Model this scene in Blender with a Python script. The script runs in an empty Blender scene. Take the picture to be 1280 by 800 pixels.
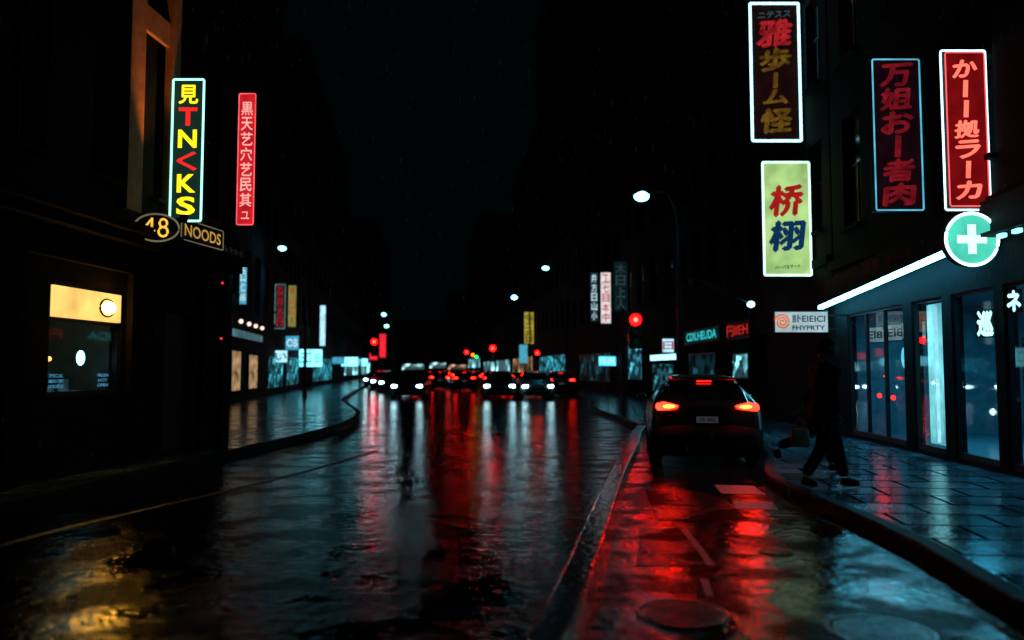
import bpy, bmesh, math, random
from mathutils import Vector, Matrix
random.seed(7)
scene=bpy.context.scene
COL=scene.collection
# ------------------------------------------------------------------ materials
MATS={}
def _new(name):
    m=bpy.data.materials.new(name); m.use_nodes=True
    nt=m.node_tree
    for n in list(nt.nodes): nt.nodes.remove(n)
    out=nt.nodes.new('ShaderNodeOutputMaterial')
    return m,nt,out
def pm(name,col,rough=.5,metal=0.,var=.25,scale=6.,bump=0.,bscale=60.,coat=0.,spec=.5):
    if name in MATS: return MATS[name]
    m,nt,out=_new(name); N=nt.nodes; L=nt.links
    b=N.new('ShaderNodeBsdfPrincipled'); L.new(b.outputs[0],out.inputs[0])
    tc=N.new('ShaderNodeTexCoord'); no=N.new('ShaderNodeTexNoise'); no.inputs['Scale'].default_value=scale; no.inputs['Detail'].default_value=5
    L.new(tc.outputs['Object'],no.inputs['Vector'])
    r=N.new('ShaderNodeValToRGB'); c=col
    r.color_ramp.elements[0].position=.3; r.color_ramp.elements[1].position=.7
    r.color_ramp.elements[0].color=(c[0]*(1-var),c[1]*(1-var),c[2]*(1-var),1)
    r.color_ramp.elements[1].color=(min(1,c[0]*(1+var)),min(1,c[1]*(1+var)),min(1,c[2]*(1+var)),1)
    L.new(no.outputs['Fac'],r.inputs[0]); L.new(r.outputs[0],b.inputs['Base Color'])
    b.inputs['Roughness'].default_value=rough; b.inputs['Metallic'].default_value=metal; b.inputs['Specular IOR Level'].default_value=spec
    if coat: b.inputs['Coat Weight'].default_value=coat; b.inputs['Coat Roughness'].default_value=.08
    if bump:
        n2=N.new('ShaderNodeTexNoise'); n2.inputs['Scale'].default_value=bscale; L.new(tc.outputs['Object'],n2.inputs['Vector'])
        bp=N.new('ShaderNodeBump'); bp.inputs['Strength'].default_value=bump; bp.inputs['Distance'].default_value=.02
        L.new(n2.outputs['Fac'],bp.inputs['Height']); L.new(bp.outputs[0],b.inputs['Normal'])
    MATS[name]=m; return m
def em(name,col,s,var=.25,scale=3.,cells=False):
    if name in MATS: return MATS[name]
    m,nt,out=_new(name); N=nt.nodes; L=nt.links
    b=N.new('ShaderNodeBsdfPrincipled'); L.new(b.outputs[0],out.inputs[0])
    b.inputs['Base Color'].default_value=(col[0]*.05+.005,col[1]*.05+.005,col[2]*.05+.005,1); b.inputs['Roughness'].default_value=.7; b.inputs['Specular IOR Level'].default_value=.1
    b.inputs['Emission Color'].default_value=(*col,1)
    tc=N.new('ShaderNodeTexCoord'); no=N.new('ShaderNodeTexNoise'); no.inputs['Scale'].default_value=scale
    L.new(tc.outputs['Object'],no.inputs['Vector'])
    mr=N.new('ShaderNodeMapRange'); mr.inputs[1].default_value=.3; mr.inputs[2].default_value=.7
    mr.inputs[3].default_value=s*(1-var); mr.inputs[4].default_value=s*(1+var)
    L.new(no.outputs['Fac'],mr.inputs[0])
    if cells:   # goods, posters and dark gaps seen through a lit shop window
        mp=N.new('ShaderNodeMapping'); mp.inputs['Scale'].default_value=(cells,cells,cells*1.4); L.new(tc.outputs['Object'],mp.inputs[0])
        vo=N.new('ShaderNodeTexVoronoi'); vo.distance='CHEBYCHEV'; vo.inputs['Scale'].default_value=1; L.new(mp.outputs[0],vo.inputs['Vector'])
        rp=N.new('ShaderNodeValToRGB'); rp.color_ramp.interpolation='CONSTANT'; e=rp.color_ramp.elements
        e[0].color=(.03,.03,.03,1); e[1].position=.35; e[1].color=(.30,.30,.30,1); x=e.new(.62); x.color=(1.2,1.2,1.2,1); x=e.new(.82); x.color=(.10,.10,.10,1)
        sp=N.new('ShaderNodeSeparateColor'); L.new(vo.outputs['Color'],sp.inputs[0]); L.new(sp.outputs[0],rp.inputs[0])
        mu=N.new('ShaderNodeMath'); mu.operation='MULTIPLY'; L.new(mr.outputs[0],mu.inputs[0]); L.new(rp.outputs[0],mu.inputs[1]); L.new(mu.outputs[0],b.inputs['Emission Strength'])
    else: L.new(mr.outputs[0],b.inputs['Emission Strength'])
    MATS[name]=m; return m
def glass(name='shop_glass',tint=(.75,.9,.95),base=.04):
    m,nt,out=_new(name); N=nt.nodes; L=nt.links
    t=N.new('ShaderNodeBsdfTransparent'); t.inputs[0].default_value=(*tint,1)
    g=N.new('ShaderNodeBsdfGlossy'); g.inputs['Roughness'].default_value=.03
    lw=N.new('ShaderNodeFresnel'); lw.inputs[0].default_value=1.45
    ad=N.new('ShaderNodeMath'); ad.operation='ADD'; ad.inputs[1].default_value=base; L.new(lw.outputs[0],ad.inputs[0])
    mx=N.new('ShaderNodeMixShader'); L.new(ad.outputs[0],mx.inputs[0]); L.new(t.outputs[0],mx.inputs[1]); L.new(g.outputs[0],mx.inputs[2]); L.new(mx.outputs[0],out.inputs[0])
    return m
def road_mat(name='wet_asphalt',dark=1.,r0=.05,r1=.13,spec=.33,mb=.42,fb=(.25,.8)):
    m,nt,out=_new(name); N=nt.nodes; L=nt.links
    b=N.new('ShaderNodeBsdfPrincipled'); L.new(b.outputs[0],out.inputs[0])
    tc=N.new('ShaderNodeTexCoord')
    def noise(s,d=4,dist=0):
        n=N.new('ShaderNodeTexNoise'); n.inputs['Scale'].default_value=s; n.inputs['Detail'].default_value=d; n.inputs['Distortion'].default_value=dist
        L.new(tc.outputs['Object'],n.inputs['Vector']); return n
    big=noise(1.5,10,0); mid=noise(10,3); fine=noise(48,3); patch=noise(3,6)
    cr=N.new('ShaderNodeValToRGB'); cr.color_ramp.elements[0].color=(.003*dark,.0035*dark,.004*dark,1); cr.color_ramp.elements[1].color=(.010*dark,.010*dark,.011*dark,1)
    L.new(patch.outputs['Fac'],cr.inputs[0]); L.new(cr.outputs[0],b.inputs['Base Color'])
    mr=N.new('ShaderNodeMapRange'); mr.inputs[1].default_value=.42; mr.inputs[2].default_value=.56
    L.new(big.outputs['Fac'],mr.inputs[0])
    rr=N.new('ShaderNodeMapRange'); rr.inputs[3].default_value=r0; rr.inputs[4].default_value=r1
    L.new(mr.outputs[0],rr.inputs[0]); L.new(rr.outputs[0],b.inputs['Roughness'])
    sp=N.new('ShaderNodeMapRange'); sp.inputs[3].default_value=spec*1.35; sp.inputs[4].default_value=spec*.05
    L.new(mr.outputs[0],sp.inputs[0]); L.new(sp.outputs[0],b.inputs['Specular IOR Level'])
    bs=N.new('ShaderNodeMapRange'); bs.inputs[3].default_value=fb[0]; bs.inputs[4].default_value=fb[1]
    L.new(mr.outputs[0],bs.inputs[0])
    b.inputs['IOR'].default_value=1.45
    b1=N.new('ShaderNodeBump'); b1.inputs['Distance'].default_value=.006; L.new(fine.outputs['Fac'],b1.inputs['Height']); L.new(bs.outputs[0],b1.inputs['Strength'])
    b2=N.new('ShaderNodeBump'); b2.inputs['Distance'].default_value=.022; b2.inputs['Strength'].default_value=mb; L.new(mid.outputs['Fac'],b2.inputs['Height']); L.new(b1.outputs[0],b2.inputs['Normal'])
    L.new(b2.outputs[0],b.inputs['Normal'])
    return m
def paving_mat():
    m,nt,out=_new('wet_paving'); N=nt.nodes; L=nt.links
    b=N.new('ShaderNodeBsdfPrincipled'); L.new(b.outputs[0],out.inputs[0])
    tc=N.new('ShaderNodeTexCoord'); br=N.new('ShaderNodeTexBrick')
    mp=N.new('ShaderNodeMapping'); mp.inputs['Rotation'].default_value=(0,0,.12); L.new(tc.outputs['Object'],mp.inputs[0])
    br.inputs['Scale'].default_value=1.0; br.inputs['Brick Width'].default_value=.9; br.inputs['Row Height'].default_value=.6; br.inputs['Mortar Size'].default_value=.022
    br.inputs['Color1'].default_value=(.025,.060,.080,1); br.inputs['Color2'].default_value=(.08,.14,.17,1); br.inputs['Mortar'].default_value=(.002,.002,.002,1)
    L.new(mp.outputs[0],br.inputs['Vector'])
    n=N.new('ShaderNodeTexNoise'); n.inputs['Scale'].default_value=1.3; n.inputs['Detail'].default_value=6; L.new(tc.outputs['Object'],n.inputs['Vector'])
    L.new(br.outputs['Color'],b.inputs['Base Color'])
    rr=N.new('ShaderNodeMapRange'); rr.inputs[1].default_value=.35; rr.inputs[2].default_value=.65; rr.inputs[3].default_value=.10; rr.inputs[4].default_value=.24
    L.new(n.outputs['Fac'],rr.inputs[0]); L.new(rr.outputs[0],b.inputs['Roughness'])
    sp=N.new('ShaderNodeMapRange'); sp.inputs[3].default_value=.5; sp.inputs[4].default_value=.0; L.new(br.outputs['Fac'],sp.inputs[0]); L.new(sp.outputs[0],b.inputs['Specular IOR Level'])
    f=N.new('ShaderNodeTexNoise'); f.inputs['Scale'].default_value=12; L.new(tc.outputs['Object'],f.inputs['Vector'])
    b1=N.new('ShaderNodeBump'); b1.inputs['Strength'].default_value=1.0; b1.inputs['Distance'].default_value=.014; b1.invert=True; L.new(br.outputs['Fac'],b1.inputs['Height'])
    b2=N.new('ShaderNodeBump'); b2.inputs['Strength'].default_value=.25; b2.inputs['Distance'].default_value=.016; L.new(f.outputs['Fac'],b2.inputs['Height']); L.new(b1.outputs[0],b2.inputs['Normal'])
    L.new(b2.outputs[0],b.inputs['Normal'])
    return m
M_road=road_mat(); M_pave=paving_mat()
M_patch=road_mat('asphalt_patch',.35,.20,.36,.08,.3,(.8,1.))
M_kerb=pm('wet_kerb_stone',(.006,.009,.011),.6,var=.5,scale=3,bump=.45,bscale=25,spec=.05)
M_divk=pm('wet_concrete_kerb',(.13,.11,.105),.12,var=.5,scale=3,bump=.4,bscale=14)
M_ground=pm('dark_ground',(.02,.02,.02),.7)
M_white=pm('worn_white_paint',(.13,.13,.13),.35,var=.9,scale=12,bump=.5)
M_yel=pm('worn_yellow_paint',(.05,.030,.005),.35,var=.9,scale=8,bump=.5)
M_iron=pm('cast_iron',(.085,.085,.09),.20,.0,bump=.35,bscale=40,spec=.8)
M_metal=pm('dark_metal',(.012,.012,.014),.5,.6)
M_frame=pm('window_frame_metal',(.008,.009,.011),.5,.4,spec=.2)
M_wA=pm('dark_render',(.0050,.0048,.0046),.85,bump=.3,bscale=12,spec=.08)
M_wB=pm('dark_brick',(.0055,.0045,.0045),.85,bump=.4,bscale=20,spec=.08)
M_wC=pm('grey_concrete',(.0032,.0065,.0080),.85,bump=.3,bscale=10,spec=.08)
M_dark=pm('black_casing',(.005,.005,.006),.5,spec=.3)
M_pane=pm('night_window_glass',(.002,.003,.004),.14,var=.2,spec=.12)
M_glass=glass()
# ------------------------------------------------------------------ mesh builder
class MB:
    def __init__(s): s.v=[]; s.f=[]; s.m=[]
    def quad(s,a,b,c,d,mi=0):
        n=len(s.v); s.v+= [tuple(a),tuple(b),tuple(c),tuple(d)]; s.f.append((n,n+1,n+2,n+3)); s.m.append(mi)
    def box(s,x0,x1,y0,y1,z0,z1,mi=0):
        n=len(s.v)
        s.v+=[(x0,y0,z0),(x1,y0,z0),(x1,y1,z0),(x0,y1,z0),(x0,y0,z1),(x1,y0,z1),(x1,y1,z1),(x0,y1,z1)]
        for f in ((0,3,2,1),(4,5,6,7),(0,1,5,4),(1,2,6,5),(2,3,7,6),(3,0,4,7)):
            s.f.append(tuple(n+i for i in f)); s.m.append(mi)
        return s
    def tube(s,path,r,mi=0,seg=10,closed=False):
        path=[Vector(p) for p in path]; n0=len(s.v); N=len(path)
        rs=r if isinstance(r,(list,tuple)) else [r]*N
        for i,p in enumerate(path):
            if closed: t=(path[(i+1)%N]-path[i-1])
            else: t=path[min(i+1,N-1)]-path[max(i-1,0)]
            t.normalize(); up=Vector((0,0,1)) if abs(t.z)<.95 else Vector((1,0,0))
            a=t.cross(up).normalized(); b=t.cross(a).normalized()
            for k in range(seg):
                an=2*math.pi*k/seg; s.v.append(tuple(p+(a*math.cos(an)+b*math.sin(an))*rs[i]))
        for i in range(N if closed else N-1):
            j=(i+1)%N
            for k in range(seg):
                s.f.append((n0+i*seg+k,n0+i*seg+(k+1)%seg,n0+j*seg+(k+1)%seg,n0+j*seg+k)); s.m.append(mi)
        if not closed:
            s.f.append(tuple(n0+k for k in range(seg))); s.m.append(mi)
            s.f.append(tuple(n0+(N-1)*seg+k for k in reversed(range(seg)))); s.m.append(mi)
    def cyl(s,c,r,ax,h,mi=0,seg=24,r2=None):
        c=Vector(c); d={'x':Vector((1,0,0)),'y':Vector((0,1,0)),'z':Vector((0,0,1))}[ax]*h
        s.tube([c,c+d],[r,r if r2 is None else r2],mi,seg)
    def ell(s,c,rx,ry,rz,mi=0,nu=16,nv=10):
        n0=len(s.v)
        for j in range(nv+1):
            ph=math.pi*j/nv
            for i in range(nu):
                th=2*math.pi*i/nu
                s.v.append((c[0]+rx*math.sin(ph)*math.cos(th),c[1]+ry*math.sin(ph)*math.sin(th),c[2]+rz*math.cos(ph)))
        for j in range(nv):
            for i in range(nu):
                s.f.append((n0+j*nu+i,n0+(j+1)*nu+i,n0+(j+1)*nu+(i+1)%nu,n0+j*nu+(i+1)%nu)); s.m.append(mi)
    def prism(s,poly,y0,y1,mi=0):
        n=len(s.v); k=len(poly)
        s.v+=[(p[0],y0,p[1]) for p in poly]+[(p[0],y1,p[1]) for p in poly]
        s.f.append(tuple(range(n,n+k))); s.m.append(mi); s.f.append(tuple(reversed(range(n+k,n+2*k)))); s.m.append(mi)
        for i in range(k):
            j=(i+1)%k; s.f.append((n+i,n+k+i,n+k+j,n+j)); s.m.append(mi)
    def obj(s,name,mats,parent=None,loc=(0,0,0),rot=0,smooth=False,bevel=0):
        me=bpy.data.meshes.new(name); me.from_pydata(s.v,[],s.f)
        if not isinstance(mats,(list,tuple)): mats=[mats]
        for m in mats: me.materials.append(m)
        for p,i in zip(me.polygons,s.m): p.material_index=i; p.use_smooth=smooth
        bm=bmesh.new(); bm.from_mesh(me); bmesh.ops.remove_doubles(bm,verts=bm.verts,dist=1e-5); bmesh.ops.recalc_face_normals(bm,faces=bm.faces); bm.to_mesh(me); bm.free()
        o=bpy.data.objects.new(name,me); COL.objects.link(o)
        if parent: o.parent=parent
        o.location=loc; o.rotation_euler=(0,0,rot)
        if bevel:
            md=o.modifiers.new('bevel','BEVEL'); md.width=bevel; md.segments=2; md.limit_method='ANGLE'
        return o
def top(name,label,cat,loc=(0,0,0),rot=0,group=None):
    e=bpy.data.objects.new(name,None); COL.objects.link(e); e.location=loc; e.rotation_euler=(0,0,rot); e.empty_display_size=.2
    e['label']=label; e['category']=cat
    if group: e['group']=group
    return e
def structure(o): o['kind']='structure'; return o
def copy_tree(o,parent=None):
    c=o.copy(); COL.objects.link(c)
    if parent: c.parent=parent
    for ch in list(o.children): copy_tree(ch,c)
    return c
def catmull(pts,n=8):
    P=[Vector((*p,0)) for p in pts]; P=[P[0]*2-P[1]]+P+[P[-1]*2-P[-2]]; out=[]
    for i in range(1,len(P)-2):
        for k in range(n):
            t=k/n; a,b,c,d=P[i-1],P[i],P[i+1],P[i+2]
            q=.5*((2*b)+(c-a)*t+(2*a-5*b+4*c-d)*t*t+(3*b-a-3*c+d)*t**3); out.append((q.x,q.y))
    out.append(pts[-1]); return out
# ------------------------------------------------------------------ ground, road, pavements
g=MB(); g.quad((-900,-300,-.012),(900,-300,-.012),(900,1500,-.012),(-900,1500,-.012)); structure(g.obj('ground',M_ground))
rk=[(2.6,-6),(2.9,0),(3.1,3),(3.2,5),(3.42,6.8),(3.48,8.7),(3.5,10.6),(3.95,12.3),(4.4,13.6),(4.8,15.5),(5.05,17.6),(4.95,19.0),(4.4,20.0),(3.45,20.5),(3.25,22),(3.3,24),(3.1,27),(3.1,31),(3.6,36),(3.8,42),(3.0,50),(.8,71),(-3,100),(-16,200)]
lk=[(-6.3,-6),(-5.9,3),(-5.55,8.5),(-5.15,12),(-4.95,14),(-4.6,18),(-4.55,22),(-5.2,27),(-7,34),(-8.4,40),(-11.5,60),(-17,100),(-28,200)]
def mono(p):
    o=[p[0]]
    for q in p[1:]:
        if q[1]>o[-1][1]+.01: o.append(q)
    return o
RK=mono(catmull(rk)); LK=mono(catmull(lk))
def strip(pts,w,z0,z1,name,mat):
    b=MB(); prof=[(-w/2,z0),(-w/2,z1-.025),(-w/2+.01,z1-.008),(-w/2+.03,z1),(w/2-.03,z1),(w/2-.01,z1-.008),(w/2,z1-.025),(w/2,z0)]
    n=len(prof)
    for i,p in enumerate(pts):
        a=Vector(pts[max(i-1,0)]); c=Vector(pts[min(i+1,len(pts)-1)]); t=(c-a).normalized(); nn=Vector((t.y,-t.x))
        for o,z in prof: b.v.append((p[0]+nn.x*o,p[1]+nn.y*o,z))
    for i in range(len(pts)-1):
        for k in range(n-1): b.f.append((i*n+k,i*n+k+1,(i+1)*n+k+1,(i+1)*n+k)); b.m.append(0)
    b.f.append(tuple(range(n))); b.m.append(0)
    return b.obj(name,mat)
def sheet(pts,xe,z,name,mat):
    b=MB()
    for (x,y) in pts: b.v+=[(x,y,z),(xe,y,z)]
    for i in range(len(pts)-1):
        b.f.append((2*i,2*i+1,2*i+3,2*i+2)); b.m.append(0)
    return b.obj(name,mat)
structure(sheet(RK,45,.13,'pavement',M_pave)); structure(sheet(LK,-70,.13,'pavement',M_pave))
structure(strip(RK,.18,-.01,.14,'kerb',M_kerb)); structure(strip(LK,.18,-.01,.14,'kerb',M_kerb))
div=[(-.8,-3),(-.35,2),(.23,4.56),(.65,6.76),(1.46,11.2),(2.37,15.7),(2.9,18.6),(3.35,20.6)]
structure(strip(catmull(div),.23,-.01,.13,'dividing_kerb',M_divk))
r=MB()
for i in range(0,50):
    y=-8+i*4.4; r.v+=[(-40,y,0),(15,y,0)]
for i in range(49): r.f.append((2*i,2*i+1,2*i+3,2*i+2)); r.m.append(0)
structure(r.obj('road',M_road))
def poly_sheet(pts,z,name,mat):
    b=MB(); b.v=[(x,y,z) for x,y in pts]; b.f=[tuple(range(len(pts)))]; b.m=[0]; return structure(b.obj(name,mat))
def flat_strip(pts,w,z,name,mat):
    b=MB()
    for i,p in enumerate(pts):
        a=Vector(pts[max(i-1,0)]); c=Vector(pts[min(i+1,len(pts)-1)]); t=(c-a).normalized()
        b.v+=[(p[0]+t.y*w/2,p[1]-t.x*w/2,z),(p[0]-t.y*w/2,p[1]+t.x*w/2,z)]
    for i in range(len(pts)-1): b.f.append((2*i,2*i+1,2*i+3,2*i+2)); b.m.append(0)
    return structure(b.obj(name,mat))
flat_strip(catmull([(-4.75,5),(-4.43,7.6),(-3.75,10),(-3.1,12.5),(-2.6,15.5)]),.10,.004,'road_marking',M_yel)
poly_sheet([(2.62,10.1),(3.15,10.0),(3.22,10.75),(2.72,10.85)],.004,'road_marking',M_white)
poly_sheet([(2.5,9.0),(2.95,8.92),(3.05,9.45),(2.6,9.55)],.004,'road_marking',M_white)
flat_strip([(1.57,6.4),(1.62,7.0),(1.66,7.8)],.06,.008,'road_marking',M_white)
flat_strip([(1.35,5.55),(1.42,6.0)],.05,.004,'road_marking',M_white)
poly_sheet([(1.50,8.3),(2.1,8.25),(2.45,8.4),(2.55,9.6),(2.35,10.3),(1.72,10.4),(1.6,9.4)],.004,'road_patch',M_patch)
poly_sheet([(.98,6.4),(1.62,6.42),(1.7,7.2),(1.62,7.9),(1.25,7.9)],.004,'road_patch',M_patch)
def manhole(x,y,rad,lab):
    e=top('manhole_cover',lab,'manhole cover',(x,y,0),random.random()*3)
    b=MB(); b.cyl((0,0,.002),rad*.86,'z',.005,0,40); b.obj('cover_plate',M_iron,e)
    b=MB(); n=44
    for k in range(n):
        a=2*math.pi*k/n; c,s=math.cos(a),math.sin(a)
        b.v+=[(c*rad*.90,s*rad*.90,.003),(c*rad*.91,s*rad*.91,.013),(c*rad*.99,s*rad*.99,.012),(c*rad*1.01,s*rad*1.01,.002)]
    for k in range(n):
        j=(k+1)%n
        for q in range(3): b.f.append((4*k+q,4*j+q,4*j+q+1,4*k+q+1)); b.m.append(0)
    b.obj('rim',M_iron,e)
    b=MB(); R=rad*.78; st=rad*.2
    for i in range(-3,4):
        x0=i*st; h=math.sqrt(max(0,R*R-x0*x0))
        if h>.04: b.box(x0-.007,x0+.007,-h,h,.006,.013)
    for k in range(1,3): b.tube([(R*k/2.2*math.cos(a*math.pi/16),R*k/2.2*math.sin(a*math.pi/16),.008) for a in range(32)],.005,0,6,True)
    b.obj('tread_ribs',M_iron,e)
manhole(1.08,5.17,.29,"round cast iron manhole cover set in wet asphalt")
manhole(2.18,4.82,.31,"round ribbed manhole cover with red reflections near the kerb")
manhole(2.25,6.9,.15,"small round iron access cover in the wet lane")
# ------------------------------------------------------------------ lettering
_gc={}
def glyph(ch,bold):
    k=(ch,bold)
    if k in _gc: return _gc[k]
    cu=bpy.data.curves.new('t','FONT'); cu.body=ch; cu.size=1; cu.offset=bold; cu.resolution_u=3
    ob=bpy.data.objects.new('t',cu); COL.objects.link(ob)
    dg=bpy.context.evaluated_depsgraph_get(); me=bpy.data.meshes.new_from_object(ob.evaluated_get(dg))
    v=[tuple(a.co) for a in me.vertices]; f=[tuple(p.vertices) for p in me.polygons]
    bpy.data.objects.remove(ob); bpy.data.curves.remove(cu); bpy.data.meshes.remove(me)
    _gc[k]=(v,f); return _gc[k]
def lettering(items,mats,parent,y=-.06,bold=.02,name='lettering',shear=0):
    b=MB()
    for t,cx,cz,w,h,mi in items:
        if t=='|':
            n=len(b.v); b.box(cx-w*.11,cx+w*.11,y-.006,y,cz-h*.5,cz+h*.5,mi)
            b.v[n:]=[(a[0]+shear*.5*(a[2]-cz),a[1],a[2]) for a in b.v[n:]]; continue
        cjk=any(ord(c)>0x2E80 for c in t)
        v,f=glyph(t,0 if cjk else bold)
        if not v: continue
        x0=min(a[0] for a in v);x1=max(a[0] for a in v);z0=min(a[1] for a in v);z1=max(a[1] for a in v)
        sx=w/max(x1-x0,1e-4); sz=h/max(z1-z0,1e-4)
        d=bold*.8
        for q_,(ox,oz) in enumerate(((0,0),(d,0),(-d,0),(0,d),(0,-d)) if cjk and bold>.012 else ((0,0),)):
            n=len(b.v)
            for a in v:
                zz=(a[1]-(z0+z1)/2+oz)*sz
                b.v.append((cx+(a[0]-(x0+x1)/2+ox)*sx+shear*zz,y-.004-.0006*q_,cz+zz+shear*.6*(a[0]-(x0+x1)/2)*sx))
            for q in f: b.f.append(tuple(n+i for i in q)); b.m.append(mi)
    return b.obj(name,mats,parent)
def frame_tube(w,z0,z1,y,r,rad=.03):
    pts=[]; x=w/2
    for cx,cz,a0 in ((x-rad,z1-rad,0),(-x+rad,z1-rad,90),(-x+rad,z0+rad,180),(x-rad,z0+rad,270)):
        for k in range(5):
            a=math.radians(a0+k*22.5); pts.append((cx+rad*math.cos(a),y,cz+rad*math.sin(a)))
    b=MB(); N=len(pts); P=[Vector(p) for p in pts]; seg=8
    for i,p in enumerate(P):
        t=(P[(i+1)%N]-P[i-1]).normalized(); a=Vector((0,1,0)); c=t.cross(a).normalized()
        for k in range(seg):
            an=2*math.pi*k/seg; b.v.append(tuple(p+(a*math.cos(an)+c*math.sin(an))*r))
    for i in range(N):
        j=(i+1)%N
        for k in range(seg): b.f.append((i*seg+k,i*seg+(k+1)%seg,j*seg+(k+1)%seg,j*seg+k)); b.m.append(0)
    return b
def blade_sign(label,x,y,z0,z1,w,panel,border,items,mats,wall_x=None,br=.018,bold=.02,outer=None,rot=0,group=None,cat='neon sign',name='neon_sign',shear=0):
    e=top(name,label,cat,(x,y,z0),rot,group); h=z1-z0
    b=MB(); b.box(-w/2,w/2,-.05,.09,0,h); b.obj('casing',M_dark,e,bevel=.01)
    b=MB(); b.box(-w/2+.03,w/2-.03,-.056,-.05,.03,h-.03); b.obj('face_panel',panel,e)
    if border: frame_tube(w-.03,.015,h-.015,-.065,br).obj('neon_border',border,e,smooth=True)
    if outer: frame_tube(w+.05,-.03,h+.03,-.02,.014).obj('neon_border',outer,e,smooth=True)
    if items: lettering(items,mats,e,-.058,bold,shear=shear)
    if wall_x is not None:
        d=wall_x-x; s=1 if d>0 else -1
        for zz in (h*.12,h*.88): MB().box(min(s*w/2,d),max(s*w/2,d),.0,.05,zz-.025,zz+.025).obj('bracket',M_metal,e)
    return e
def column(chars,w,h,top_,bot,cw,mis,pad=.1):
    n=len(chars); H=top_-bot; ch=H/n; it=[]
    for i,c in enumerate(chars): it.append((c,0,top_-ch*(i+.5),cw*(1 if c!='|' else .9),ch*(1-pad),mis[i] if isinstance(mis,(list,tuple)) else mis))
    return it
# ------------------------------------------------------------------ facade lines
LF=[(-11.8,33),(-14,47.5),(-16,60),(-21,100),(-26,150),(-31,200)]
RF=[(6.28,5),(7.23,17.8),(7.5,25.5),(7.3,35),(6.3,45),(4.5,60),(2.5,80),(0,110),(-6,155),(-11,200)]
def fx(F,y):
    for a,b in zip(F,F[1:]):
        if a[1]<=y<=b[1]: return a[0]+(b[0]-a[0])*(y-a[1])/(b[1]-a[1])
    return F[0][0] if y<F[0][1] else F[-1][0]
LfA=lambda y:-6.8+.08*y
# ------------------------------------------------------------------ buildings
def building(label,pA,pB,depth,H,wall,ground_h,floors,bays,holes=(),wfrac=(.5,.6),parapet=.5,name='building',cornice=.25):
    A=Vector(pA); B=Vector(pB); L=(B-A).length; rot=math.atan2(B.y-A.y,B.x-A.x)
    e=top(name,label,'building',(A.x,A.y,0),rot)
    fh=(H-ground_h-parapet)/floors; bw=L/bays
    ww=bw*wfrac[0]; wh=fh*wfrac[1]
    H_=[]
    for f in range(floors):
        for k in range(bays):
            cx=(k+.5)*bw; z0=ground_h+f*fh+(fh-wh)*.45
            H_.append((cx-ww/2,cx+ww/2,z0,z0+wh))
    allh=H_+list(holes)
    xs=sorted({0,L,*[h[0] for h in allh],*[h[1] for h in allh]}); zs=sorted({0,H,*[h[2] for h in allh],*[h[3] for h in allh]})
    b=MB()
    for i in range(len(xs)-1):
        for j in range(len(zs)-1):
            cx=(xs[i]+xs[i+1])/2; cz=(zs[j]+zs[j+1])/2
            if any(h[0]<cx<h[1] and h[2]<cz<h[3] for h in allh): continue
            b.quad((xs[i],0,zs[j]),(xs[i+1],0,zs[j]),(xs[i+1],0,zs[j+1]),(xs[i],0,zs[j+1]))
    r=.18
    for h in allh:
        x0,x1,z0,z1=h
        b.quad((x0,0,z0),(x1,0,z0),(x1,r,z0),(x0,r,z0)); b.quad((x0,0,z1),(x1,0,z1),(x1,r,z1),(x0,r,z1))
        b.quad((x0,0,z0),(x0,r,z0),(x0,r,z1),(x0,0,z1)); b.quad((x1,0,z0),(x1,r,z0),(x1,r,z1),(x1,0,z1))
    b.quad((0,0,0),(0,depth,0),(0,depth,H),(0,0,H)); b.quad((L,0,0),(L,depth,0),(L,depth,H),(L,0,H))
    b.quad((0,depth,0),(L,depth,0),(L,depth,H),(0,depth,H)); b.quad((0,0,H),(L,0,H),(L,depth,H),(0,depth,H))
    b.obj('wall',wall,e)
    w=MB(); t=.05
    w.box(-ww/2,ww/2,.0,.05,0,t,0); w.box(-ww/2,ww/2,0,.05,wh-t,wh,0); w.box(-ww/2,-ww/2+t,.0,.05,t,wh-t,0); w.box(ww/2-t,ww/2,0,.05,t,wh-t,0)
    w.box(-ww/2+t,ww/2-t,.005,.045,wh*.55,wh*.55+.04,0); w.box(-.02,.02,.005,.045,t,wh*.55,0)
    w.quad((-ww/2+t,.03,t),(ww/2-t,.03,t),(ww/2-t,.03,wh-t),(-ww/2+t,.03,wh-t),1)
    w.box(-ww/2-.05,ww/2+.05,-.24,-.12,-.08,-.005,2)
    first=None
    for h in H_:
        loc=((h[0]+h[1])/2,.12,h[2])
        if first is None: first=w.obj('window',[M_frame,M_pane,wall],e,loc)
        else:
            o=first.copy(); COL.objects.link(o); o.parent=e; o.location=loc
    MB().box(-.02,L+.02,-cornice,-.003,H-.35,H+.05).obj('cornice',wall,e)
    MB().box(0,L,-.12,-.003,ground_h-.25,ground_h-.05).obj('belt_course',wall,e)
    return e,L,rot
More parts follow.
